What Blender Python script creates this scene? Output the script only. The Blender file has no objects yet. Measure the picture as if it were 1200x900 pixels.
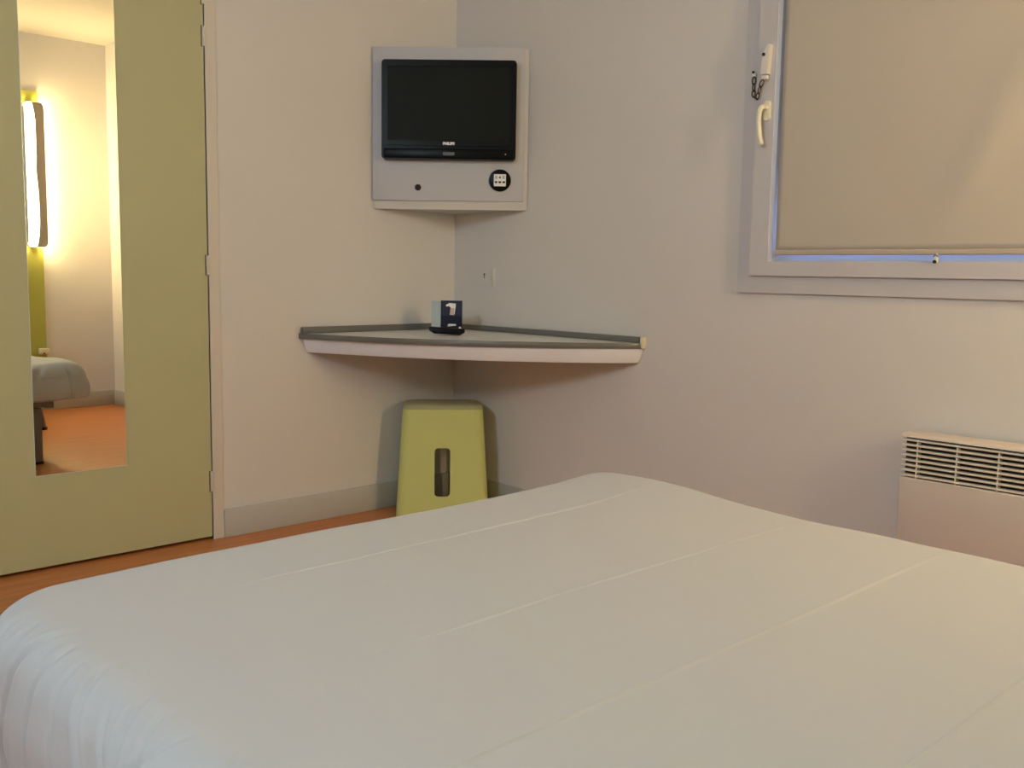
import bpy, bmesh, math, random
from mathutils import Vector, Matrix, noise
random.seed(7)
C = bpy.context.scene.collection
PI = math.pi

# ------------------------------------------------------------------ materials
def new_mat(name):
    m = bpy.data.materials.new(name); m.use_nodes = True
    nt = m.node_tree; b = nt.nodes['Principled BSDF']
    return m, nt, b

def mat(name, col, rough=.5, metal=0., spec=.5, var=0., scale=6., bump=0., bscale=200., coat=0., emis=None, estr=0.):
    m, nt, b = new_mat(name)
    b.inputs['Base Color'].default_value = (*col, 1)
    b.inputs['Roughness'].default_value = rough
    b.inputs['Metallic'].default_value = metal
    b.inputs['Specular IOR Level'].default_value = spec
    b.inputs['Coat Weight'].default_value = coat
    tc = nt.nodes.new('ShaderNodeTexCoord')
    if var > 0:
        n = nt.nodes.new('ShaderNodeTexNoise'); n.inputs['Scale'].default_value = scale
        n.inputs['Detail'].default_value = 4
        nt.links.new(tc.outputs['Object'], n.inputs['Vector'])
        mx = nt.nodes.new('ShaderNodeMix'); mx.data_type = 'RGBA'
        mx.inputs[6].default_value = (*[c*(1-var) for c in col], 1)
        mx.inputs[7].default_value = (*[min(1, c*(1+var)) for c in col], 1)
        nt.links.new(n.outputs['Fac'], mx.inputs[0]); nt.links.new(mx.outputs[2], b.inputs['Base Color'])
    if bump > 0:
        n = nt.nodes.new('ShaderNodeTexNoise'); n.inputs['Scale'].default_value = bscale
        n.inputs['Detail'].default_value = 3
        nt.links.new(tc.outputs['Object'], n.inputs['Vector'])
        bp = nt.nodes.new('ShaderNodeBump'); bp.inputs['Strength'].default_value = bump
        bp.inputs['Distance'].default_value = .002
        nt.links.new(n.outputs['Fac'], bp.inputs['Height']); nt.links.new(bp.outputs[0], b.inputs['Normal'])
    if emis:
        b.inputs['Emission Color'].default_value = (*emis, 1); b.inputs['Emission Strength'].default_value = estr
    return m

M = {}
M['wall'] = mat('wall_paint', (0.735, 0.705, 0.69), .75, spec=.25, var=.012, scale=3, bump=.25, bscale=160)
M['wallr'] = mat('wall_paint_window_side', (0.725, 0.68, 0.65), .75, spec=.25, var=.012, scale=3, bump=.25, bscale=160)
M['ceil'] = mat('ceiling_paint', (0.78, 0.75, 0.7), .85, spec=.2, bump=.2, bscale=120)
M['base'] = mat('baseboard_grey', (0.52, 0.51, 0.49), .55, var=.03)
M['jamb'] = mat('jamb_paint', (.69, .64, .58), .5)
M['door'] = mat('door_green_laminate', (0.51, 0.5, 0.3), .5, spec=.35, var=.025, scale=2.5, bump=.05, bscale=300)
M['green'] = mat('headboard_green', (0.42, 0.42, 0.08), .55)
M['dark'] = mat('dark_gap', (.02, .017, .014), .8)
M['gapdark'] = mat('brown_gap', (.09, .06, .04), .8)
M['cream'] = mat('cream_plastic', (.75, .68, .52), .4)
M['hinge'] = mat('hinge_paint', (0.78, 0.7, 0.62), .4)
M['edge'] = mat('polished_glass_edge', (.8, .84, .8), .15, spec=.8)
M['pvc'] = mat('window_pvc', (0.6, 0.57, 0.59), .38)
M['white_pl'] = mat('white_plastic', (.78, .74, .70), .35)
M['handle'] = mat('handle_cream', (.86, .80, .62), .3)
M['blind'] = mat('blind_fabric', (0.56, 0.495, 0.42), .9, spec=.1, var=.01, scale=40, bump=.1, bscale=700)
M['bar'] = mat('blind_bar', (.50, .42, .35), .5)
M['steel'] = mat('chain_steel', (.10, .085, .075), .35, metal=.8)
M['shelftop'] = mat('shelf_grey_laminate', (0.74, 0.73, 0.72), .32, spec=.5, var=.05, scale=180)
M['rail'] = mat('shelf_rail_grey', (.155, .15, .14), .35, var=.06, scale=150)
M['apron'] = mat('shelf_apron', (0.9, 0.92, 1.0), .5)
M['panel'] = mat('tv_panel_grey', (0.53, 0.53, 0.58), .42, var=.01, scale=4)
M['carcass'] = mat('tv_carcass_cream', (0.6, 0.56, 0.52), .5)
M['tvblack'] = mat('tv_black_gloss', (.005, .005, .005), .3, spec=.10)
M['screen'] = mat('tv_screen', (0.009, 0.01, 0.007), .45, spec=.10)
M['silver'] = mat('logo_silver', (.85, .85, .85), .3)
M['stool'] = mat('stool_lime_plastic', (0.62, 0.66, 0.24), .5, spec=.4, bump=.1, bscale=400)
M['stoolseat'] = mat('stool_seat_olive', (0.42, 0.42, 0.24), .62, bump=.3, bscale=300)
M['heater'] = mat('heater_enamel', (0.66, 0.57, 0.51), .4)
M['heatdark'] = mat('heater_inside', (.06, .045, .03), .8)
M['slat'] = mat('heater_slats', (.78, .72, .62), .4)
M['bedmetal'] = mat('bed_steel_grey', (.22, .215, .22), .4, metal=.3)
M['mattress'] = mat('mattress_ticking', (.7, .68, .62), .9, var=.03)
M['navy'] = mat('card_navy', (.014, .017, .045), .4, spec=.2)
M['navy2'] = mat('card_navy_light', (.028, .034, .075), .4, spec=.2)
M['cardback'] = mat('card_back', (.42, .50, .55), .4)
M['paper'] = mat('card_white', (0.95, 0.93, 0.9), .5)
M['pink'] = mat('card_pink', (.72, .52, .48), .5)
M['black'] = mat('remote_black', (.004, .004, .005), .35, spec=.2)
M['button'] = mat('remote_button', (.12, .12, .13), .5)
M['lampcover'] = mat('lamp_cover_grey', (.36, .30, .26), .45)
M['diffuser'] = mat('lamp_diffuser', (.9, .85, .75), .5, emis=(1, .745, .39), estr=104)
M['fillglow'] = mat('fill_light_glow', (.9, .9, .9), .5, emis=(.72, .90, 1.0), estr=38)  # glow of the fill light added behind the camera

# sheet
m, nt, b = new_mat('sheet_cotton'); M['sheet'] = m
b.inputs['Base Color'].default_value = (.55, .55, .57, 1); b.inputs['Roughness'].default_value = .85
b.inputs['Specular IOR Level'].default_value = .2
b.inputs['Sheen Weight'].default_value = .1
tc = nt.nodes.new('ShaderNodeTexCoord')
n1 = nt.nodes.new('ShaderNodeTexNoise'); n1.inputs['Scale'].default_value = 900; nt.links.new(tc.outputs['Object'], n1.inputs['Vector'])
n2 = nt.nodes.new('ShaderNodeTexNoise'); n2.inputs['Scale'].default_value = 5; n2.inputs['Detail'].default_value = 3
nt.links.new(tc.outputs['Object'], n2.inputs['Vector'])
b1 = nt.nodes.new('ShaderNodeBump'); b1.inputs['Strength'].default_value = .12; b1.inputs['Distance'].default_value = .001
b2 = nt.nodes.new('ShaderNodeBump'); b2.inputs['Strength'].default_value = .2; b2.inputs['Distance'].default_value = .006
nt.links.new(n1.outputs['Fac'], b1.inputs['Height']); nt.links.new(n2.outputs['Fac'], b2.inputs['Height'])
nt.links.new(b1.outputs[0], b2.inputs['Normal']); nt.links.new(b2.outputs[0], b.inputs['Normal'])

# floor: orange beech-look vinyl, streaks running along x
m, nt, b = new_mat('floor_vinyl_wood'); M['floor'] = m
b.inputs['Roughness'].default_value = .38; b.inputs['Specular IOR Level'].default_value = .4
tc = nt.nodes.new('ShaderNodeTexCoord'); mp = nt.nodes.new('ShaderNodeMapping')
mp.inputs['Scale'].default_value = (22, 1.6, 1)
nt.links.new(tc.outputs['Object'], mp.inputs['Vector'])
n1 = nt.nodes.new('ShaderNodeTexNoise'); n1.inputs['Scale'].default_value = 2.2; n1.inputs['Detail'].default_value = 8
nt.links.new(mp.outputs[0], n1.inputs['Vector'])
cr = nt.nodes.new('ShaderNodeValToRGB'); cr.color_ramp.elements[0].position = .3; cr.color_ramp.elements[1].position = .75
cr.color_ramp.elements[0].color = (.50, .18, .060, 1); cr.color_ramp.elements[1].color = (.65, .25, .085, 1)
nt.links.new(n1.outputs['Fac'], cr.inputs[0]); nt.links.new(cr.outputs[0], b.inputs['Base Color'])

# mirror
m, nt, b = new_mat('mirror_silver'); M['mirror'] = m
b.inputs['Metallic'].default_value = 1; b.inputs['Roughness'].default_value = 0.0
b.inputs['Base Color'].default_value = (.95, .95, .80, 1)
# window glass
m, nt, b = new_mat('window_glass'); M['glass'] = m
out = nt.nodes['Material Output']; tr = nt.nodes.new('ShaderNodeBsdfTransparent'); gl = nt.nodes.new('ShaderNodeBsdfGlossy')
gl.inputs['Roughness'].default_value = .02; fr = nt.nodes.new('ShaderNodeFresnel'); mx = nt.nodes.new('ShaderNodeMixShader')
nt.links.new(fr.outputs[0], mx.inputs[0]); nt.links.new(tr.outputs[0], mx.inputs[1]); nt.links.new(gl.outputs[0], mx.inputs[2])
nt.links.new(mx.outputs[0], out.inputs['Surface'])

# ------------------------------------------------------------------ helpers
def obj(name, bm, m, parent=None, smooth=False, angle=35):
    me = bpy.data.meshes.new(name)
    bmesh.ops.recalc_face_normals(bm, faces=bm.faces)
    bm.to_mesh(me); bm.free()
    mats = m if isinstance(m, list) else [m]
    for k in mats: me.materials.append(M[k])
    if smooth:
        for p in me.polygons: p.use_smooth = True
        try: me.set_sharp_from_angle(angle=math.radians(angle))
        except Exception: pass
    o = bpy.data.objects.new(name, me); C.objects.link(o)
    if parent:
        o.parent = parent
        o.matrix_parent_inverse = parent.matrix_basis.inverted()
    return o
def thing(name, label, cat, loc=(0, 0, 0), group=None):
    o = bpy.data.objects.new(name, None); C.objects.link(o); o.location = loc
    o.empty_display_size = .05
    o['label'] = label; o['category'] = cat
    if group: o['group'] = group
    return o
def tag(o, label, cat):
    o['label'] = label; o['category'] = cat; return o
def struct(o):
    o['kind'] = 'structure'; return o
def box(bm, x0, x1, y0, y1, z0, z1, bev=0, seg=2, mi=0, mtx=None):
    r = bmesh.ops.create_cube(bm, size=1)
    vs = r['verts']
    for v in vs:
        v.co = Vector((x0+(v.co.x+.5)*(x1-x0), y0+(v.co.y+.5)*(y1-y0), z0+(v.co.z+.5)*(z1-z0)))
    fs = set(f for v in vs for f in v.link_faces)
    for f in fs: f.material_index = mi
    if bev > 0:
        es = list({e for v in vs for e in v.link_edges})
        r = bmesh.ops.bevel(bm, geom=es, offset=bev, segments=seg, affect='EDGES', profile=.5, clamp_overlap=True)
        vs = list({v for f in r['faces'] for v in f.verts} | {v for v in vs if v.is_valid})
        for f in r['faces']: f.material_index = mi
    if mtx is not None:
        bmesh.ops.transform(bm, matrix=mtx, verts=vs)
    return vs
def prism(bm, pts, axis, a, b, mi=0):
    """extrude closed outline pts (2D) between a and b along axis (0,1,2)"""
    def mk(p, t):
        if axis == 2: return (p[0], p[1], t)
        if axis == 1: return (p[0], t, p[1])
        return (t, p[0], p[1])
    A = [bm.verts.new(mk(p, a)) for p in pts]; B = [bm.verts.new(mk(p, b)) for p in pts]
    n = len(pts)
    fs = [bm.faces.new(A[::-1]), bm.faces.new(B)]
    for i in range(n): fs.append(bm.faces.new((A[i], A[(i+1) % n], B[(i+1) % n], B[i])))
    for f in fs: f.material_index = mi
    return A+B
def rrect(x0, x1, y0, y1, r, n=6):
    pts = []
    for cx, cy, a0 in ((x1-r, y1-r, 0), (x0+r, y1-r, 90), (x0+r, y0+r, 180), (x1-r, y0+r, 270)):
        for i in range(n+1):
            a = math.radians(a0+90*i/n); pts.append((cx+r*math.cos(a), cy+r*math.sin(a)))
    return pts
def cyl(bm, c, axis, r, h, n=32, r2=None, mi=0):
    r2 = r if r2 is None else r2
    ax = Vector(axis).normalized(); q = Vector((0, 0, 1)).rotation_difference(ax).to_matrix().to_4x4()
    res = bmesh.ops.create_cone(bm, cap_ends=True, segments=n, radius1=r, radius2=r2, depth=h, matrix=Matrix.Translation(Vector(c))@q)
    for f in {f for v in res['verts'] for f in v.link_faces}: f.material_index = mi
    return res['verts']
def tube(bm, pts, rad, n=10, closed=False, flat=1.0, mi=0):
    pts = [Vector(p) for p in pts]; N = len(pts); rings = []
    up = Vector((0, 0, 1)); prev = None
    for i, p in enumerate(pts):
        if closed: t = (pts[(i+1) % N]-pts[i-1]).normalized()
        else: t = (pts[min(i+1, N-1)]-pts[max(i-1, 0)]).normalized()
        if prev is None:
            a = t.cross(Vector((.13, .97, .2))).normalized()
        else:
            a = (prev-t*prev.dot(t)).normalized()
        prev = a; b = t.cross(a)
        r = rad[i] if isinstance(rad, (list, tuple)) else rad
        rings.append([bm.verts.new(p+a*r*math.cos(2*PI*k/n)+b*r*flat*math.sin(2*PI*k/n)) for k in range(n)])
    for i in range(N if closed else N-1):
        A, B = rings[i], rings[(i+1) % N]
        for k in range(n):
            f = bm.faces.new((A[k], A[(k+1) % n], B[(k+1) % n], B[k])); f.material_index = mi
    if not closed:
        bm.faces.new(rings[0][::-1]).material_index = mi; bm.faces.new(rings[-1]).material_index = mi
def ring(bm, outer, inner, axis, a, b):
    """frame between two outlines with the same vertex count"""
    def mk(p, t):
        if axis == 1: return (p[0], t, p[1])
        if axis == 0: return (t, p[0], p[1])
        return (p[0], p[1], t)
    n = len(outer)
    OA = [bm.verts.new(mk(p, a)) for p in outer]; OB = [bm.verts.new(mk(p, b)) for p in outer]
    IA = [bm.verts.new(mk(p, a)) for p in inner]; IB = [bm.verts.new(mk(p, b)) for p in inner]
    for i in range(n):
        j = (i+1) % n
        bm.faces.new((OA[i], OA[j], IA[j], IA[i])); bm.faces.new((OB[i], IB[i], IB[j], OB[j]))
        bm.faces.new((OA[i], OB[i], OB[j], OA[j])); bm.faces.new((IA[i], IA[j], IB[j], IB[i]))
def bevel_all(bm, off, seg=2, ang=30):
    es = [e for e in bm.edges if len(e.link_faces) == 2 and e.calc_face_angle(0) > math.radians(ang)]
    bmesh.ops.bevel(bm, geom=es, offset=off, segments=seg, affect='EDGES', profile=.5, clamp_overlap=True)
def smooth01(t):
    t = max(0, min(1, t)); return t*t*(3-2*t)
def spline(P, n=10):
    out = []
    for i in range(len(P)-1):
        p0 = Vector(P[max(i-1, 0)]); p1 = Vector(P[i]); p2 = Vector(P[i+1]); p3 = Vector(P[min(i+2, len(P)-1)])
        for k in range(n):
            t = k/n
            out.append(.5*((2*p1)+(-p0+p2)*t+(2*p0-5*p1+4*p2-p3)*t*t+(-p0+3*p1-3*p2+p3)*t**3))
    out.append(Vector(P[-1])); return out

# ------------------------------------------------------------------ room shell
L, YB, H = 3.761, -4.3, 2.5
T = .2
bm = bmesh.new(); box(bm, -T, L+T, YB-T, T, -.12, 0); struct(obj('floor', bm, 'floor'))
bm = bmesh.new(); box(bm, -T, L+T, YB-T, T, H, H+.15); struct(obj('ceiling', bm, 'ceil'))
DY0, DY1 = -2.055, -1.139          # door opening in the left wall
bm = bmesh.new()
box(bm, -T, 0, DY1, T, 0, H); box(bm, -T, 0, YB-T, DY0, 0, H); box(bm, -T, 0, DY0, DY1, 2.06, H)
box(bm, -T, -.06, DY0, DY1, 0, 2.06)
struct(obj('wall_left', bm, 'wall'))
# window wall, with the opening
WX0, WX1, WZ0, WZ1 = 1.4435, 2.80, .933, 2.12
bm = bmesh.new()
box(bm, -T+.2, WX0, 0, T, 0, H); box(bm, WX1, L+T, 0, T, 0, H)
box(bm, WX0, WX1, 0, T, 0, WZ0); box(bm, WX0, WX1, 0, T, WZ1, H)
struct(obj('wall_right', bm, 'wallr'))
bm = bmesh.new(); box(bm, L, L+T, YB, 0, 0, H); struct(obj('wall_head', bm, 'wall'))
bm = bmesh.new(); box(bm, 0, L, YB-T, YB, 0, H); struct(obj('wall_back', bm, 'wall'))

HB, TB = .106, .012
def baseb(name, boxes):
    bm = bmesh.new()
    for b_ in boxes: box(bm, *b_, bev=.003)
    return struct(obj(name, bm, 'base', smooth=True))
baseb('baseboard_left', [(0, TB, -1.098, 0, 0, HB), (0, TB, YB, DY0-.04, 0, HB)])
baseb('baseboard_right', [(TB, L, -TB, 0, 0, HB)])
baseb('baseboard_head', [(L-TB, L, YB, -TB, 0, HB)])
baseb('baseboard_back', [(TB, L-TB, YB, YB+TB, 0, HB)])
# door jambs
bm = bmesh.new(); box(bm, -.06, .004, DY1, -1.098, 0, 2.10, bev=.0015); struct(obj('trim_1', bm, 'jamb'))
bm = bmesh.new(); box(bm, -.06, .004, DY0-.04, DY0, 0, 2.10, bev=.0015); struct(obj('trim_2', bm, 'jamb'))
bm = bmesh.new(); box(bm, -.06, .004, DY0, DY1, 2.06, 2.10, bev=.0015); struct(obj('trim_3', bm, 'jamb'))

# door with hinges
bm = bmesh.new(); box(bm, -.045, 0, DY0+.003, DY1-.003, .012, 2.055, bev=.0015)
door = struct(obj('door_1', bm, 'door'))
bm = bmesh.new(); box(bm, -.05, -.04, DY0+.002, DY1-.002, 0.0, .0115); struct(obj('door_gap_shade', bm, 'dark'))  # dark strip standing in for the shade under the door
for z0, z1 in ((1.882, 1.955), (1.742, 1.813), (.957, 1.030), (.177, .255)):
    bm = bmesh.new()
    box(bm, -.002, .0008, DY1-.0125, DY1-.008, z0, z1, mi=1)
    box(bm, -.002, .002, DY1-.0085, DY1+.004, z0+.002, z1-.002, bev=.0008, mi=0)
    cyl(bm, (.0035, DY1-.0015, (z0+z1)/2), (0, 0, 1), .0045, z1-z0-.006, 14)
    obj('hinge', bm, ['hinge', 'gapdark'], door, smooth=True)
bm = bmesh.new()   # lever on the far side of the door leaf, left of the frame
box(bm, 0, .006, DY0+.05, DY0+.085, .93, 1.13, bev=.002)
tube(bm, spline([(0.004, DY0+.067, 1.05), (.045, DY0+.067, 1.05), (.055, DY0+.08, 1.05), (.055, DY0+.18, 1.048)], 6), .009)
obj('door_handle', bm, 'bedmetal', door, smooth=True)

# mirror screwed to the door
MY0, MY1, MZ0, MZ1 = -1.7437, -1.4498, .3133, 1.96
mir = thing('wall_mirror', 'tall narrow frameless mirror fixed to the green door', 'mirror', (.003, (MY0+MY1)/2, MZ0))
bm = bmesh.new(); box(bm, .0003, .0040, MY0, MY1, MZ0, MZ1); obj('glass_edge', bm, 'edge', mir)
bm = bmesh.new(); box(bm, .0040, .0046, MY0+.0012, MY1-.0012, MZ0+.002, MZ1-.0012); obj('glass', bm, 'mirror', mir)

# ------------------------------------------------------------------ window
def rect(x0, x1, z0, z1): return [(x0, z0), (x1, z0), (x1, z1), (x0, z1)]
win = bpy.data.objects.new('window_1', None); C.objects.link(win); win.location = (2.12, 0, WZ0); struct(win)
FX, FZ = 1.4945, .9945     # inner edge of the fixed frame = outer edge of the sash
R0 = rect(WX0, WX1, WZ0, WZ1)
def inset(d, dz=None):
    dz = d if dz is None else dz
    return rect(WX0+d, WX1-d, WZ0+dz, WZ1-dz)
d1 = FX-WX0; 
bm = bmesh.new(); ring(bm, R0, inset(d1+.012), 1, -.013, .09); bevel_all(bm, .002)
obj('window_frame', bm, 'pvc', win, smooth=True)
d2 = d1+.053
bm = bmesh.new(); ring(bm, inset(d1+.001, d1+.004), inset(1.561-WX0, 1.033-WZ0), 1, -.026, .05); bevel_all(bm, .003)
sash = obj('sash', bm, 'pvc', win, smooth=True)
# mitre line at the sash corner
bm = bmesh.new()
# glazing bead, sloping from the sash front back to the pane
d3 = d2+.030
n = 4
O = inset(1.561-WX0, 1.033-WZ0); I = inset(d3+.016, d3)
V0 = [bm.verts.new((p[0], -.024, p[1])) for p in O]; V1 = [bm.verts.new((p[0], -.019, p[1])) for p in inset(1.561-WX0+.012, 1.033-WZ0+.003)]
V2 = [bm.verts.new((p[0], .028, p[1])) for p in I]; V3 = [bm.verts.new((p[0], .028, p[1])) for p in O]
for i in range(4):
    j = (i+1) % 4
    for A, B in ((V0, V1), (V1, V2), (V2, V3), (V3, V0)):
        bm.faces.new((A[i], A[j], B[j], B[i]))
obj('glazing_bead', bm, 'pvc', win)
bm = bmesh.new(); box(bm, WX0+d3-.01, WX1-d3+.01, .029, .035, WZ0+d3-.01, WZ1-d3+.01)
obj('pane', bm, 'glass', win)

# window handle (cream lever)
bm = bmesh.new()
prism(bm, rrect(1.529, 1.550, 1.470, 1.532, .010), 1, -.036, -.0255)
bevel_all(bm, .002)
obj_rose = bm
tube(bm, spline([(1.5385, -.034, 1.510), (1.539, -.050, 1.511), (1.533, -.058, 1.505), (1.528, -.059, 1.485), (1.528, -.058, 1.450), (1.533, -.056, 1.415), (1.539, -.054, 1.395)], 6),
     [.0085]*6+[.0088]*30+[.0075], flat=.85)
hd = obj('window_handle', bm, 'handle', win, smooth=True)
# opening restrictor: plate, white body, chain
bm = bmesh.new(); prism(bm, rrect(1.502, 1.521, 1.585, 1.650, .003), 1, -.034, -.0255); bevel_all(bm, .001)
rs = obj('restrictor_plate', bm, 'pvc', win, smooth=True)
bm = bmesh.new()
prism(bm, [(1.519, 1.612), (1.541, 1.612), (1.545, 1.660), (1.5475, 1.700), (1.540, 1.701), (1.526, 1.676), (1.521, 1.660)], 1, -.046, -.0255)
bevel_all(bm, .003)
box(bm, 1.520, 1.540, -.044, -.030, 1.596, 1.609, bev=.002)
cyl(bm, (1.5285, -.0475, 1.671), (0, 1, 0), .0052, .004, 14, mi=1)
rb = obj('restrictor_lock', bm, ['white_pl', 'dark'], win, smooth=True)
bm = bmesh.new(); box(bm, 1.473, 1.486, -.024, -.0125, 1.612, 1.626, bev=.003); cyl(bm, (1.479, -.0245, 1.627), (0, 1, 0), .004, .004, 12, mi=1)
obj('chain_anchor', bm, ['white_pl', 'dark'], win, smooth=True)
ch = [(1.481, -.022, 1.611), (1.4825, -.024, 1.590), (1.484, -.027, 1.569), (1.488, -.030, 1.550), (1.502, -.035, 1.541),
      (1.512, -.040, 1.556), (1.518, -.042, 1.575), (1.526, -.042, 1.594)]
bm = bmesh.new()
for i in range(len(ch)-1):
    a = Vector(ch[i]); b_ = Vector(ch[i+1]); c = (a+b_)/2; t = (b_-a).normalized()
    s = Vector((0, 1, 0)).cross(t).normalized() if i % 2 == 0 else Vector((0, 1, 0))
    ln = (b_-a).length/2+.0022
    P = []
    for k in range(14):
        an = 2*PI*k/14; P.append(c+t*ln*math.cos(an)+s*.0064*math.sin(an))
    tube(bm, P, .0021, 7, closed=True)
obj('chain', bm, 'steel', win, smooth=True)

# unseen rolling shutter added outside, blocks daylight except for a gap at the bottom
bm = bmesh.new()
for k in range(22):
    z = 1.215+k*.045
    prism(bm, [(.112, z+.001), (.106, z+.012), (.105, z+.030), (.110, z+.0435), (.121, z+.0435), (.118, z+.030), (.119, z+.012), (.121, z+.001)], 0, WX0+.003, WX1-.003)
obj('added_shutter', bm, 'slat', win)

# roller blind
bl = thing('roller_blind', 'closed beige roller blind covering the window', 'blind', (2.12, -.02, 1.05))
BX0, BX1 = 1.5900, WX1-d2-.010
bm = bmesh.new()
nx, nz = 70, 60; Z0, Z1 = 1.068, 2.085
G = []
for i in range(nx+1):
    row = []
    for k in range(nz+1):
        x = BX0+(BX1-BX0)*i/nx; z = Z0+(Z1-Z0)*k/nz
        # a shallow slanted pucker in the cloth
        xc = 2.075+.40*((z-Z0)/.85)
        tt = (x-xc)/(.045+.05*(z-Z0)/.85)
        y = -.0275-.0065*math.exp(-tt*tt)*smooth01((z-Z0)/.25)-.001*math.sin(x*9)*smooth01((z-Z0)/.3)
        row.append(bm.verts.new((x, y, z)))
    G.append(row)
for i in range(nx):
    for k in range(nz): bm.faces.new((G[i][k], G[i+1][k], G[i+1][k+1], G[i][k+1]))
fab = obj('blind_fabric', bm, 'blind', bl, smooth=True)
md = fab.modifiers.new('thick', 'SOLIDIFY'); md.thickness = .0015; md.offset = 0
bm = bmesh.new(); prism(bm, rrect(-.0335, -.0215, 1.0525, 1.069, .004, 4), 0, BX0, BX1)
obj('bottom_bar', bm, 'bar', bl, smooth=True)
bm = bmesh.new(); cyl(bm, ((BX0+BX1)/2, -.03, 2.092), (1, 0, 0), .018, BX1-BX0, 24); obj('roller', bm, 'pvc', bl, smooth=True)
bm = bmesh.new()
box(bm, 2.091, 2.103, -.036, -.026, 1.030, 1.052, bev=.003)
cyl(bm, (2.096, -.0375, 1.0335), (0, 1, 0), .0048, .004, 14, mi=1)
tube(bm, [(2.091, -.036, 1.047), (2.097, -.038, 1.053), (2.105, -.036, 1.047)], .0014, 6, mi=1)
tube(bm, [(2.098, -.034, 1.050), (2.101, -.034, 1.057)], .003, 8)
obj('cord_clip', bm, ['white_pl', 'dark'], bl, smooth=True)

# ------------------------------------------------------------------ tv unit across the corner
e = Vector((.44, .435, 0)).normalized(); nrm = Vector((.435, -.44, 0)).normalized()
def tvm(): # local x = along the face, y = into the corner, z = up
    return Matrix(((e.x, -nrm.x, 0, 0), (e.y, -nrm.y, 0, -.435), (0, 0, 1, 0), (0, 0, 0, 1)))
TM = tvm()
def tvobj(name, bm, m, parent, smooth=False):
    bmesh.ops.transform(bm, matrix=TM, verts=bm.verts); return obj(name, bm, m, parent, smooth)
unit = thing('corner_tv_panel', 'grey panel mounted across the corner behind the black television', 'wall panel', (.15, -.15, 1.226))
bm = bmesh.new()
prism(bm, [(.004, -.428), (.445, -.003), (.004, -.003)], 2, 1.2315, 1.855)   # cream carcass filling the corner
bevel_all(bm, .001)
obj('carcass', bm, 'carcass', unit)
bm = bmesh.new(); box(bm, .004, .604, -.012, 0, 1.265, 1.858, bev=.002); tvobj('front_panel', bm, 'panel', unit, True)
bm = bmesh.new(); cyl(bm, (.186, -.0125, 1.316), (0, 1, 0), .0125, .003, 32); tvobj('cable_hole', bm, 'dark', unit, True)
bm = bmesh.new(); cyl(bm, (.512, -.0155, 1.347), (0, 1, 0), .0435, .007, 48); bevel_all(bm, .0015)
cp = tvobj('connector_plate', bm, 'tvblack', unit, True)
bm = bmesh.new()
box(bm, .488, .536, -.0225, -.018, 1.324, 1.371, bev=.002, mi=0)
for x in (.4975, .5265): box(bm, x-.0045, x+.0045, -.0232, -.022, 1.352, 1.366, mi=2)
cyl(bm, (.512, -.0228, 1.3585), (0, 1, 0), .0038, .0014, 14, mi=1)
for x in (.4965, .512, .5275):
    box(bm, x-.0055, x+.0055, -.0232, -.022, 1.3375, 1.3435, mi=1)
    cyl(bm, (x, -.0228, 1.338), (0, 1, 0), .003, .0014, 12, mi=1)
tvobj('connector_sockets', bm, ['paper', 'dark', 'panel'], cp, True)

tv = thing('television', 'small black flat screen television on the grey corner panel', 'television', tuple(TM@Vector((.31, -.03, 1.42))))
bm = bmesh.new()
prism(bm, rrect(.047, .573, 1.421, 1.801, .014, 6), 1, -.056, -.013); bevel_all(bm, .004, 3)
# lower front lip
box(bm, .056, .566, -.060, -.050, 1.426, 1.462, bev=.004, seg=3)
tvobj('housing', bm, 'tvblack', tv, True)
bm = bmesh.new(); ring(bm, rrect(.058, .562, 1.474, 1.790, .008, 3), rrect(.0725, .5475, 1.4925, 1.775, .002, 3), 1, -.0605, -.055); bevel_all(bm, .001)
tvobj('bezel', bm, 'tvblack', tv, True)
bm = bmesh.new(); box(bm, .0722, .5478, -.0572, -.055, 1.4922, 1.7753); tvobj('screen', bm, 'screen', tv)
def text(s, size, mtx, m, parent, name, depth=.0004, bold=0.0):
    cu = bpy.data.curves.new(name, 'FONT'); cu.body = s; cu.size = size; cu.extrude = depth; cu.align_x = 'CENTER'; cu.align_y = 'CENTER'
    cu.offset = bold
    t = bpy.data.objects.new(name, cu); C.objects.link(t)
    dg = bpy.context.evaluated_depsgraph_get(); dg.update()
    me = bpy.data.meshes.new_from_object(t.evaluated_get(dg)); me.name = name
    bpy.data.objects.remove(t); me.transform(mtx); me.materials.clear(); me.materials.append(M[m])
    o = bpy.data.objects.new(name, me); C.objects.link(o)
    if parent: o.parent = parent; o.matrix_parent_inverse = parent.matrix_basis.inverted()
    return o
text('PHILIPS', .0142, TM@Matrix.Translation((.3115, -.0612, 1.4815))@Matrix.Rotation(PI/2, 4, 'X'), 'silver', tv, 'logo', bold=.0009)
bm = bmesh.new(); cyl(bm, (.534, -.0603, 1.4435), (0, 1, 0), .0022, .0014, 12); tvobj('standby_light', bm, 'silver', tv)
bm = bmesh.new(); box(bm, .289, .334, -.0608, -.0598, 1.437, 1.449); tvobj('sensor_window', bm, 'button', tv)

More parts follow.
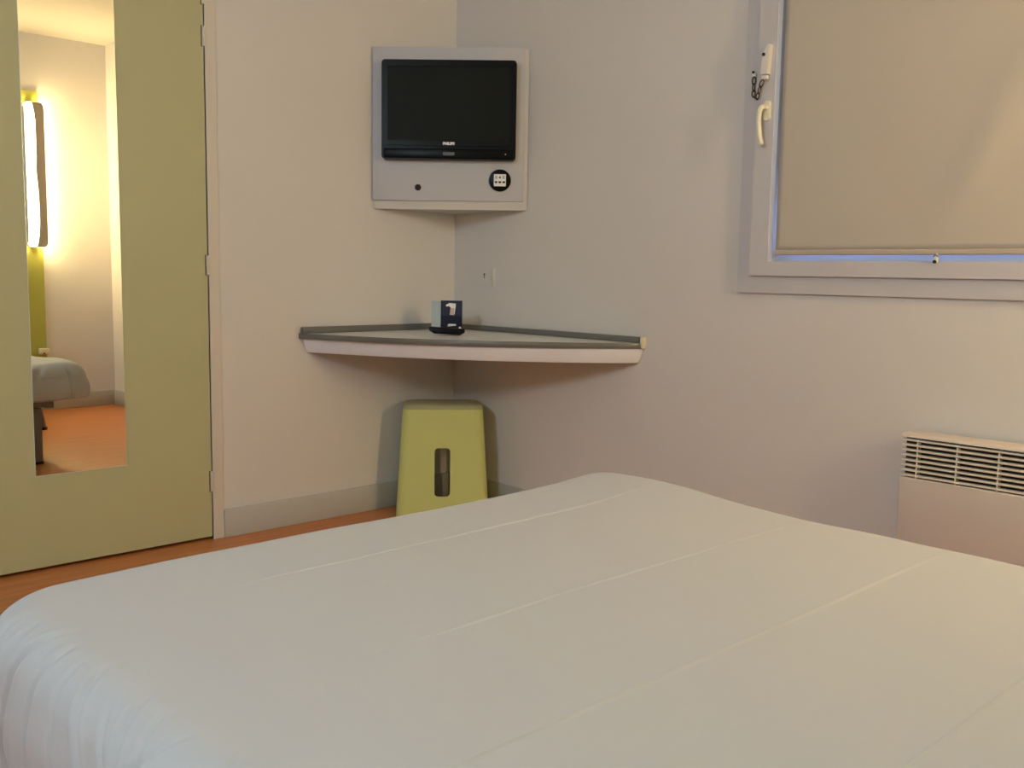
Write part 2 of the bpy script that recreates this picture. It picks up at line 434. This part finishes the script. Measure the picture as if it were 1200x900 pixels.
# ------------------------------------------------------------------ corner shelf desk
sh = thing('corner_desk', 'grey-topped corner desk with curved white front fixed to both walls', 'desk', (.3, -.25, .67))
top_c = [(0.001, -.772), (.05, -.762), (.2, -.712), (.42, -.612), (.66, -.452), (.88, -.250), (1.0, -.105), (1.052, -.03), (1.056, -.001)]
curve = [(v.x, v.y) for v in spline([(a, b_, 0) for a, b_ in top_c], 6)]
bm = bmesh.new(); prism(bm, [(0.001, -.001)]+curve, 2, .722, .741)
es = [e_ for e_ in bm.edges if all(v.co.z > .74 for v in e_.verts) and all((v.co.x > .002 and v.co.y < -.002) for v in e_.verts)]
bmesh.ops.bevel(bm, geom=es, offset=.004, segments=2, affect='EDGES')
obj('tabletop', bm, 'shelftop', sh, smooth=True)
bm = bmesh.new(); prv = None
for i, (x, y) in enumerate(curve):
    p0 = curve[max(i-1, 0)]; p1 = curve[min(i+1, len(curve)-1)]; t = Vector((p1[0]-p0[0], p1[1]-p0[1])).normalized(); nn = Vector((t.y, -t.x))
    sec = [(-.004, .7215), (.003, .7215), (.0045, .724), (.0045, .739), (.003, .742), (-.004, .742)]
    cur = [bm.verts.new((max(x+nn.x*o_, .0012), min(y+nn.y*o_, -.0012), z_)) for o_, z_ in sec]
    if prv:
        for k in range(6): bm.faces.new((prv[k], prv[(k+1) % 6], cur[(k+1) % 6], cur[k]))
    else: bm.faces.new(cur[::-1])
    prv = cur
bm.faces.new(prv)
obj('edge_band', bm, 'rail', sh, smooth=True)
ap = [(0.001, -.742), (.05, -.725), (.2, -.668), (.42, -.568), (.65, -.420), (.86, -.232), (.98, -.095), (1.03, -.02), (1.034, -.001)]
apc = [(v.x, v.y) for v in spline([(a, b_, 0) for a, b_ in ap], 6)]
bm = bmesh.new()
N = len(apc); A = []
for z, off in ((.722, .018), (.718, .020), (.672, .004), (.668, 0)):
    row = []
    for i, (x, y) in enumerate(apc):
        p0 = apc[max(i-1, 0)]; p1 = apc[min(i+1, N-1)]; t = Vector((p1[0]-p0[0], p1[1]-p0[1])).normalized(); nn = Vector((t.y, -t.x))
        xx = x+nn.x*off; yy = y+nn.y*off
        row.append((max(xx, .001), min(yy, -.001), z))
    A.append(row)
outer = [[bm.verts.new(p) for p in r_] for r_ in A]
inner = []
for zi in (.668, .722):
    row = []
    for i, (x, y) in enumerate(apc):
        p0 = apc[max(i-1, 0)]; p1 = apc[min(i+1, N-1)]; t = Vector((p1[0]-p0[0], p1[1]-p0[1])).normalized(); nn = Vector((t.y, -t.x))
        row.append(bm.verts.new((max(x-nn.x*.02, .001), min(y-nn.y*.02, -.001), zi)))
    inner.append(row)
rows = outer+inner
for a in range(len(rows)):
    Ra, Rb = rows[a], rows[(a+1) % len(rows)]
    for i in range(N-1):
        bm.faces.new((Ra[i], Ra[i+1], Rb[i+1], Rb[i]))
obj('apron', bm, 'apron', sh, smooth=True)
bm = bmesh.new(); box(bm, .001, .022, -.770, -.001, .741, .766, bev=.004, seg=3); obj('back_rail', bm, 'rail', sh, smooth=True)
bm = bmesh.new(); box(bm, .022, 1.050, -.022, -.001, .741, .763, bev=.004, seg=3); obj('back_rail', bm, 'rail', sh, smooth=True)
bm = bmesh.new(); prism(bm, rrect(-.024, -.001, .722, .764, .006, 4), 0, 1.0565, 1.066); bevel_all(bm, .0015); obj('end_cap', bm, 'cream', sh, smooth=True)

# tent card on the desk
def frame(c, d):
    """matrix: local x to the right as seen from the camera, local y away from it, z up"""
    d = Vector((d[0], d[1], 0)).normalized(); r_ = Vector((-d.y, d.x, 0))*-1
    return Matrix(((r_.x, d.x, 0, c[0]), (r_.y, d.y, 0, c[1]), (0, 0, 1, c[2]), (0, 0, 0, 1)))
CM = frame((.262, -.235, .742), (-.755, .656))
card = thing('tent_card', 'small dark blue folded card standing behind the remote control', 'card', (.262, -.235, .742))
def cobj(name, bm, m, parent=card, smooth=False):
    bmesh.ops.transform(bm, matrix=CM@Matrix.Diagonal((1, 1, 1.19, 1)), verts=bm.verts); return obj(name, bm, m, parent, smooth)
bm = bmesh.new(); box(bm, -.043, .043, 0, .0012, 0, .108); 
cobj('front_leaf', bm, 'navy')
bm = bmesh.new(); vs = box(bm, -.080, -.0435, .0010, .0022, 0, .106)
cobj('side_leaf', bm, 'cardback')
bm = bmesh.new(); box(bm, -.043, .043, -.0006, 0, .056, .108); cobj('picture_panel', bm, 'navy2')
bm = bmesh.new()
prism(bm, [(-.006, .062), (.012, .061), (.016, .086), (.017, .098), (-.008, .100), (-.022, .094), (-.022, .088), (-.009, .089), (-.004, .084)], 1, -.0012, -.0004)
cobj('picture', bm, 'paper')
bm = bmesh.new(); prism(bm, [(-.007, .060), (.009, .059), (.0115, .083), (-.004, .0835)], 1, -.0018, -.001); cobj('picture_centre', bm, 'pink')
bm = bmesh.new(); prism(bm, [(-.015, .021), (.018, .024), (.018, .029), (-.010, .030), (-.015, .026)], 1, -.0012, -.0004); cobj('caption_line', bm, 'paper')
bm = bmesh.new(); box(bm, -.040, .044, -.028, -.0008, 0.0, .014, bev=.003); cobj('foot', bm, 'navy2', smooth=True)
bm = bmesh.new(); bmesh.ops.create_uvsphere(bm, u_segments=16, v_segments=10, radius=.0055, matrix=Matrix.Translation((.034, -.026, .0165))); cobj('badge', bm, 'paper', smooth=True)

# remote control, lying across
RM = frame((.377, -.354, .7415), (-.74, .672))
rc = thing('remote_control', 'black remote control lying on the grey corner desk', 'remote control', (.377, -.354, .7415))
bm = bmesh.new()
NR = 28; rows = []
for i in range(NR+1):
    t = -1+2*i/NR; x = .068*t
    w = .022*(1-.15*abs(t)**3); zb = .004-.0035*t+max(0, abs(t)-.72)/.28*.011
    zt = .030-.004*t
    row = []
    for k in range(16):
        a = 2*PI*k/16; cx = math.copysign(abs(math.cos(a))**.55, math.cos(a)); sz = math.copysign(abs(math.sin(a))**.55, math.sin(a))
        row.append(bm.verts.new((x+.0, w*cx, (zt+zb)/2+(zt-zb)/2*sz)))
    rows.append(row)
for i in range(NR):
    for k in range(16): bm.faces.new((rows[i][k], rows[i][(k+1) % 16], rows[i+1][(k+1) % 16], rows[i+1][k]))
bm.faces.new(rows[0]); bm.faces.new(rows[-1][::-1])
bmesh.ops.transform(bm, matrix=RM, verts=bm.verts); obj('casing', bm, 'black', rc, smooth=True)
bm = bmesh.new()
for i in range(6):
    for j in (-1, 0, 1):
        cyl(bm, (-.045+i*.017, j*.009, .0290-.0006*i), (0, 0, 1), .003, .002, 10)
bmesh.ops.transform(bm, matrix=RM, verts=bm.verts); obj('buttons', bm, 'button', rc, smooth=True)

# wall socket above the desk
so = thing('wall_socket', 'small white socket plate on the wall above the corner desk', 'socket', (.217, 0, .965))
bm = bmesh.new(); prism(bm, rrect(.176, .258, .925, 1.003, .004, 4), 1, -.008, 0); bevel_all(bm, .002); obj('plate', bm, 'wallr', so, smooth=True)
bm = bmesh.new(); prism(bm, rrect(.184, .250, .933, .995, .003, 4), 1, -.0115, -.0095); obj('cover', bm, 'wallr', so, smooth=True)
bm = bmesh.new(); cyl(bm, (.208, -.012, .9765), (0, 1, 0), .0042, .0016, 16); box(bm, .2065, .2095, -.0125, -.0113, .960, .9765); obj('aerial_hole', bm, 'gapdark', so, smooth=True)

# ------------------------------------------------------------------ stool
st = thing('stool', 'lime green plastic stool with a vertical slot under the corner desk', 'stool', (.17, -.26, 0))
dv = Vector((.61, .79, 0)).normalized(); dn = Vector((dv.y, -dv.x, 0))      # width axis, towards the camera
ST = Matrix(((dv.x, dn.x, 0, .2235+dn.x*.05), (dv.y, dn.y, 0, -.2440+dn.y*.05), (0, 0, 1, 0), (0, 0, 0, 1)))
zt = .448
def sect(z, ins=0.):
    t = 1-z/zt
    hw = .161+.027*t-ins; yf = .005+.034*t-ins; yb = -.180-.004*t+ins
    return hw, yf, yb
def so_ring(bm, z, ins=0., r=.035, n=6):
    hw, yf, yb = sect(z, ins); rr = max(.004, r-ins)
    return [Vector((p[0], p[1], z)) for p in rrect(-hw, hw, yb, yf, rr, n)]
# shell with real slots: front face built as a plate with a hole, the rest as strips
bm = bmesh.new()
zs = [0, .02, .1, .2, .3, .4, .434]
def shell(ins, flip):
    R_ = [[bm.verts.new(v) for v in so_ring(bm, z, ins)] for z in zs]
    n = len(R_[0])
    for a in range(len(zs)-1):
        for k in range(n):
            j = (k+1) % n
            vs = (R_[a][k], R_[a][j], R_[a+1][j], R_[a+1][k])
            bm.faces.new(vs[::-1] if flip else vs)
    return R_
Ro = shell(0, False); Ri = shell(.008, True)
n = len(Ro[0])
for k in range(n):
    j = (k+1) % n
    bm.faces.new((Ro[0][j], Ro[0][k], Ri[0][k], Ri[0][j])); bm.faces.new((Ro[-1][k], Ro[-1][j], Ri[-1][j], Ri[-1][k]))
bmesh.ops.transform(bm, matrix=ST, verts=bm.verts)
body = obj('body', bm, 'stool', st)
def cutter(build):
    b2 = bmesh.new(); build(b2); bmesh.ops.transform(b2, matrix=ST, verts=b2.verts); bmesh.ops.recalc_face_normals(b2, faces=b2.faces)
    me = bpy.data.meshes.new('c'); b2.to_mesh(me); b2.free()
    o = bpy.data.objects.new('c', me); C.objects.link(o); return o
def apply_cut(o, cuts):
    for c in cuts:
        md = o.modifiers.new('b', 'BOOLEAN'); md.operation = 'DIFFERENCE'; md.object = c; md.solver = 'EXACT'
    dg = bpy.context.evaluated_depsgraph_get(); dg.update()
    me = bpy.data.meshes.new_from_object(o.evaluated_get(dg))
    o.modifiers.clear(); old = o.data; o.data = me; me.name = o.name
    for c in cuts: bpy.data.objects.remove(c)
    if not me.materials: me.materials.append(M['stool'])
SZ0, SZ1 = .084, .280
apply_cut(body, [cutter(lambda b: prism(b, rrect(-.034, .029, SZ0, SZ1, .016, 6), 1, -.05, .08)),
                 cutter(lambda b: prism(b, rrect(-.135, .135, -.03, .39, .02, 6), 1, -.25, -.12)),
                 cutter(lambda b: prism(b, rrect(-.122, -.092, -.03, .020, .013, 5), 1, -.03, .08)),
                 cutter(lambda b: prism(b, rrect(.092, .122, -.03, .020, .013, 5), 1, -.03, .08)),
                 cutter(lambda b: prism(b, rrect(-.125, -.045, .10, .30, .03, 6), 0, -.3, -.1)),
                 cutter(lambda b: prism(b, rrect(-.125, -.045, .10, .30, .03, 6), 0, .1, .3))])
for p in body.data.polygons: p.use_smooth = True
body.data.set_sharp_from_angle(angle=math.radians(30))
bm = bmesh.new()
rings = []
for z, ins in ((.430, .001), (.438, .0), (.4435, .0015), (.449, .006), (.4535, .016), (.457, .034), (.459, .06)):
    hw, yf, yb = sect(.438, ins); rings.append([bm.verts.new((p[0], p[1], z)) for p in rrect(-hw, hw, yb, yf, max(.01, .035-ins*.4), 6)])
n = len(rings[0])
for a in range(len(rings)-1):
    for k in range(n): bm.faces.new((rings[a][k], rings[a][(k+1) % n], rings[a+1][(k+1) % n], rings[a+1][k]))
bm.faces.new(rings[-1]); bm.faces.new(rings[0][::-1])
bmesh.ops.transform(bm, matrix=ST, verts=bm.verts)
obj('seat', bm, 'stoolseat', st, smooth=True, angle=60)

# ------------------------------------------------------------------ convector heater
HX0, HX1, HY, HZ0, HZ1 = 2.062, 2.82, -.100, .13, .556
ht = thing('wall_heater', 'white electric convector heater with slatted grille under the window', 'heater', ((HX0+HX1)/2, 0, HZ0))
bm = bmesh.new()
box(bm, HX0, HX1, HY, HY+.012, HZ0, .432, bev=.004, seg=3)         # front
box(bm, HX0+.004, HX1-.004, HY+.010, -.022, HZ0, .430)
obj('body', bm, 'heater', ht, smooth=True)
bm = bmesh.new(); box(bm, HX0+.003, HX1-.003, HY+.028, -.022, .430, HZ1-.008); obj('inner_case', bm, 'heatdark', ht)
bm = bmesh.new()
prism(bm, [(HY, .546), (HY+.001, .549), (HY+.006, .554), (HY+.014, HZ1), (-.022, HZ1), (-.022, .548), (HY+.018, .549), (HY+.010, .546)], 0, HX0, HX1)
bevel_all(bm, .0015)
obj('top_cover', bm, 'heater', ht, smooth=True)
bm = bmesh.new()
for i in range(8):
    z = .4385+i*.0142
    box(bm, HX0+.001, HX1-.001, HY+.002, HY+.020, z-.0027, z+.0027, bev=.001, seg=1,
        mtx=None)
for x in [HX0+.045+.108*k for k in range(7)]:
    box(bm, x-.002, x+.002, HY+.004, HY+.024, .432, .542)
obj('grille', bm, 'slat', ht)
for x in (HX0+.05, HX1-.12):
    bm = bmesh.new(); box(bm, x, x+.07, -.022, 0, .2, .5); obj('wall_bracket', bm, 'bedmetal', ht)

# ------------------------------------------------------------------ bed
X0, X1, Y0, Y1, ZT = 1.690, 3.70, -2.385, -.955, .503
bed = thing('bed', 'low grey steel bed frame with a mattress under the white sheet', 'bed', ((X0+X1)/2, (Y0+Y1)/2, 0))
X0b = 1.715
bm = bmesh.new()
for y in (-2.27, -1.09): box(bm, X0b+.11, X1-.03, y-.02, y+.02, .278, .318, bev=.003)
for x in (X0b+.12, 2.4, 3.0, X1-.05): box(bm, x-.02, x+.02, -2.27, -1.09, .285, .312, bev=.003)
obj('frame', bm, 'bedmetal', bed, smooth=True)
bm = bmesh.new()
for k in range(14):
    x = X0+.1+k*.14; box(bm, x-.03, x+.03, Y0+.08, Y1-.08, .318, .326, bev=.002)
obj('slats', bm, 'mattress', bed)
for (a, b_, c, d) in ((X0b+.11, -1.160, 0, 0), (X0b+.11, -2.195, 0, 0)):
    bm = bmesh.new(); box(bm, a, a+.05, b_-.03, b_+.03, .012, .280, bev=.004); box(bm, a-.001, a+.051, b_-.031, b_+.031, 0, .013, mi=1)
    obj('leg', bm, ['bedmetal', 'dark'], bed, smooth=True)
for s, y0_, y1_ in ((1, -1.00, -.775), (-1, -2.36, -2.585)):
    bm = bmesh.new()
    tube(bm, spline([(2.74, y0_, .288), (2.80, y0_+s*.09, .265), (2.87, y0_+s*.185, .15), (2.90, y1_, .014)], 6), .016, 12)
    cyl(bm, (2.90, y1_, .0085), (0, 0, 1), .020, .016, 16, mi=1)
    obj('leg', bm, ['bedmetal', 'dark'], bed, smooth=True)
bm = bmesh.new(); box(bm, X0+.03, X1-.01, Y0+.03, Y1-.03, .327, ZT-.02, bev=.05, seg=5); obj('mattress', bm, 'mattress', bed, smooth=True)

def axis_samples(a0, a1, ext, dens_in, dens_out, extra=()):
    s = set()
    n = int((a1-a0)/dens_in); 
    for i in range(n+1): s.add(round(a0+(a1-a0)*i/n, 5))
    n = int(ext/dens_out)
    for i in range(1, n+1):
        s.add(round(a0-ext*i/n, 5)); s.add(round(a1+ext*i/n, 5))
    for c, w, m_ in extra:
        for i in range(-m_, m_+1): s.add(round(c+w*i/m_, 5))
    return sorted(s)
rcn, re = .13, .065
hang = .100; hang_near = .19
smax = (rcn-re)+re*PI/2+hang
creases = [(1.925, .0), (2.288, .0), (2.575, .0), (2.872, 0)]
xs = axis_samples(X0+rcn, X1-rcn, smax, .014, .0065, [(c, .0135, 9) for c, _ in creases]+[(2.135, .315, 100)])
xs = [v for i_, v in enumerate(xs) if i_ == 0 or v-xs[i_-1] > .0004]
ys = [v for v in axis_samples(Y0+rcn, Y1-rcn, smax+.09, .016, .0065) if v <= Y1-rcn+smax+.001]
ix0, ix1, iy0, iy1 = X0+rcn, X1-rcn, Y0+rcn, Y1-rcn
folds_near = [  # position along the near side, slant, width, depth, start
    (1.835, -.1, .010, .010, .05), (1.885, -.05, .009, .012, .05), (1.953, -.38, .009, .016, .03), (2.007, -.15, .008, .014, .04), (2.05, .1, .007, .008, .05),
    (2.086, .50, .009, .016, .03), (2.143, .7, .007, .010, .05), (2.204, .45, .009, .014, .02), (2.258, .4, .007, .008, .03), (2.34, -.55, .009, .008, .03),
    (2.402, .85, .0035, .008, .0), (2.395, .25, .0035, .006, .06), (2.6, -.2, .012, .012, .05), (2.8, .2, .012, .012, .05), (3.05, -.3, .012, .012, .05), (3.3, .2, .012, .014, .05)]
folds_foot = [(-2.2, .6, .016, .012, .05), (-2.05, -.3, .014, .010, .06), (-1.8, .4, .02, .008, .05), (-1.5, -.5, .02, .010, .06), (-1.30, -.75, .016, .014, .04), (-1.14, -.55, .012, .014, .03), (-1.06, .3, .010, .012, .05)]
bm = bmesh.new(); G = []
for a in xs:
    row = []
    for b_ in ys:
        ax = (a-ix1) if a > ix1 else ((a-ix0) if a < ix0 else 0)
        ay = (b_-iy1) if b_ > iy1 else ((b_-iy0) if b_ < iy0 else 0)
        px = min(max(a, ix0), ix1); py = min(max(b_, iy0), iy1)
        s = max(abs(ax), abs(ay))
        if ay < 0 and ax != 0: s -= max(0, s-smax)*min(1, abs(ax)/(.6*smax))
        if s > 0: nn = Vector((ax, ay)).normalized()
        else: nn = Vector((0, 0))
        flat = rcn-re
        if s <= flat: hor, drop, nz, nh = s, 0, 1, 0
        elif s <= flat+re*PI/2:
            th = (s-flat)/re; hor = flat+re*math.sin(th); drop = re*(1-math.cos(th)); nz, nh = math.cos(th), math.sin(th)
        else:
            d = s-flat-re*PI/2; hor = flat+re+(.006+(.012 if (ay > 0 or ax < 0) and not ay < 0 else 0))*math.sin(min(d/.07, 1)*PI/2)-.05*max(0, min(d, .14)-.05)**1.2*4; drop = re+d; nz, nh = 0, 1
        if ax < 0 and ay > 0 and s > 0: hor *= 1+.24*(2*nn.x*nn.y)**2
        X = Vector((px+nn.x*hor, py+nn.y*hor, ZT-drop))
        N_ = Vector((nn.x*nh, nn.y*nh, nz))
        disp = 0
        # gentle unevenness
        disp += .0045*noise.noise(Vector((X.x*2.2, X.y*2.2, 3.1)))+.0016*noise.noise(Vector((X.x*7, X.y*5, 1.7)))
        disp += .0205*math.exp(-((X.x-1.90)/.22)**2-((X.y+1.0)/.15)**2)
        # soft crown
        cxn = (X.x-(X0+X1)/2)/((X1-X0)/2); cyn = (X.y-(Y0+Y1)/2)/((Y1-Y0)/2)
        disp += -.006*(min(1, abs(cyn))**4)*nz 
        if nz > .2:
            for c, bow in creases:
                cc = c+bow*(-1.0-X.y)*.9*(1 if bow else 0)*.7+.0015*math.sin(X.y*4+c*5)
                pass
                q = (X.x-cc)/.0030
                amp = .0040*(1 if 2.5 < c < 2.7 else .5)*smooth01((-1.02-X.y)/.1)*(smooth01((X.y+2.30)/.1))
                if c < 2.5: amp *= smooth01((X.y+2.15)/.2)
                disp += .75*amp*math.exp(-q*q)
        drp = max(0, s-flat-re*.8)
        if ay < 0 and abs(ay) >= abs(ax):
            for x0_, sl, w, dp, st_ in folds_near:
                q = (a-(x0_+sl*(s-.06)))/(w*.7)
                disp -= .45*dp*math.exp(-q*q)*smooth01((s-st_-.02)/.07)
                disp += .45*dp*.35*math.exp(-((abs(q)-2.4)/1.2)**2)*smooth01((s-st_-.02)/.07)
        if ax < 0 and abs(ax) > abs(ay):
            for y0_, sl, w, dp, st_ in folds_foot:
                q = (b_-(y0_+sl*(s-.06)))/w
                disp -= dp*math.exp(-q*q)*smooth01((s-st_-.04)/.07)
        if drp > 0:
            disp += .006*smooth01(drp/.12)*noise.noise(Vector((X.x*6, X.y*6, X.z*3)))
            X.z += .010*smooth01(drp/.12)*noise.noise(Vector((X.x*3+7, X.y*3, 0)))
        row.append(bm.verts.new(X+N_*disp))
    G.append(row)
for i in range(len(xs)-1):
    for k in range(len(ys)-1): bm.faces.new((G[i][k], G[i+1][k], G[i+1][k+1], G[i][k+1]))
sheet = obj('bed_sheet', bm, 'sheet', smooth=True, angle=180)
md = sheet.modifiers.new('thick', 'SOLIDIFY'); md.thickness = .002; md.offset = -1
tag(sheet, 'smooth white sheet with pressed creases spread over the bed', 'bed sheet')

# ------------------------------------------------------------------ head end of the room (seen in the mirror)
bm = bmesh.new(); prism(bm, rrect(-2.87, -.462, .14, 2.128, .006, 3), 0, L-.018, L-.0002); bevel_all(bm, .002)
tag(obj('headboard_panel', bm, 'green'), 'lime green wall panel behind the head of the bed, seen in the mirror', 'headboard')

lamp = thing('wall_lamp', 'tall glowing wall lamp with wavy grey cover on the green panel, seen in the mirror', 'wall lamp', (L-.02, -.50, 1.10))
LY0, LY1, LZ0, LZ1 = -.564, -.447, 1.103, 2.050
bm = bmesh.new(); prism(bm, rrect(LY0+.0, LY1-.03, LZ0+.0, LZ1-.0, .03, 6), 0, L-.032, L-.0185); obj('back_plate', bm, 'white_pl', lamp)
bm = bmesh.new(); box(bm, L-.064, L-.032, LY0, LY0+.003, LZ0+.03, LZ1-.03); box(bm, L-.064, L-.032, LY0+.02, LY1-.03, LZ1-.003, LZ1); box(bm, L-.064, L-.032, LY0+.02, LY1-.03, LZ0, LZ0+.003); obj('glow_shield', bm, 'white_pl', lamp)  # opaque rims added to keep the lamp's glow off the green panel
bm = bmesh.new(); prism(bm, rrect(LY0+.004, LY1-.004, LZ0+.004, LZ1-.004, .03, 8), 0, L-.070, L-.034); obj('diffuser', bm, 'diffuser', lamp, smooth=True)
bm = bmesh.new()
prof = [(-.527, 1.106), (-.513, 1.127), (-.500, 1.215), (-.496, 1.333), (-.499, 1.473), (-.507, 1.605), (-.504, 1.70), (-.503, 1.876), (-.506, 1.963), (-.521, 2.047)]
out_ = [(v.x, v.y) for v in spline([(a, b_, 0) for a, b_ in prof], 5)]
pts = out_+[(LY1-.028, LZ1-.001), (LY1-.010, LZ1-.008), (LY1-.002, LZ1-.026), (LY1, LZ1-.05), (LY1, LZ0+.05), (LY1-.002, LZ0+.026), (LY1-.010, LZ0+.008), (LY1-.028, LZ0+.001)]
prism(bm, pts, 0, L-.082, L-.0715); bevel_all(bm, .001)
obj('cover', bm, 'lampcover', lamp, smooth=True)

bm = bmesh.new(); box(bm, L-.060, L-.018, -.520, -.452, .385, .425, bev=.008, seg=3); box(bm, L-.062, L-.058, -.500, -.488, .388, .396, mi=1)
tag(obj('wall_box', bm, ['cream', 'dark'], smooth=True), 'small cream box low on the green panel beyond the bed, seen in the mirror', 'box')

# unseen round fill light, added on the back wall to brighten the room
BLX, BLZ = 2.4, 2.12
cl = thing('fill_light', 'added round fill light on the back wall, out of view', 'fill light', (BLX, YB, BLZ))
bm = bmesh.new(); cyl(bm, (BLX, YB+.015, BLZ), (0, 1, 0), .32, .03, 48); obj('base', bm, 'white_pl', cl, smooth=True)
bm = bmesh.new()
rs_ = []
for k in range(6):
    a = k/6*PI/2; rs_.append([bm.verts.new((BLX+.30*math.cos(a)*math.cos(2*PI*j/40), YB+.03+.08*math.sin(a), BLZ+.30*math.cos(a)*math.sin(2*PI*j/40))) for j in range(40)])
tip = bm.verts.new((BLX, YB+.11, BLZ))
for a in range(len(rs_)-1):
    for j in range(40): bm.faces.new((rs_[a][j], rs_[a][(j+1) % 40], rs_[a+1][(j+1) % 40], rs_[a+1][j]))
for j in range(40): bm.faces.new((rs_[-1][j], rs_[-1][(j+1) % 40], tip))
bm.faces.new(rs_[0][::-1])
obj('diffuser', bm, 'fillglow', cl, smooth=True)

# ------------------------------------------------------------------ sky outside
w = bpy.data.worlds.new('World'); bpy.context.scene.world = w; w.use_nodes = True
bg = w.node_tree.nodes['Background']; bg.inputs[0].default_value = (.30, .48, 1.0, 1); bg.inputs[1].default_value = 9.0

# ------------------------------------------------------------------ camera
f, yaw, pitch, roll = 1146.4748, 43.7728, -6.4655, .9299
y_, p_, r_ = map(math.radians, (yaw, pitch, roll))
fw = Vector((-math.cos(y_)*math.cos(p_), math.sin(y_)*math.cos(p_), math.sin(p_)))
rt = fw.cross(Vector((0, 0, 1))).normalized(); up = rt.cross(fw)
r2 = rt*math.cos(r_)+up*math.sin(r_); u2 = -rt*math.sin(r_)+up*math.cos(r_)
cam = bpy.data.cameras.new('Camera'); co = bpy.data.objects.new('Camera', cam); C.objects.link(co)
cam.sensor_width = 36; cam.sensor_fit = 'HORIZONTAL'; cam.lens = f/1200*36; cam.clip_start = .02
co.matrix_world = Matrix(((r2.x, u2.x, -fw.x, 3.2639), (r2.y, u2.y, -fw.y, -2.7695), (r2.z, u2.z, -fw.z, .9833), (0, 0, 0, 1)))
sc = bpy.context.scene; sc.camera = co
sc.view_settings.view_transform = 'Standard'; sc.view_settings.look = 'None'; sc.view_settings.gamma = 1
sc.view_settings.use_curve_mapping = False
sc.view_settings.exposure = 0.03
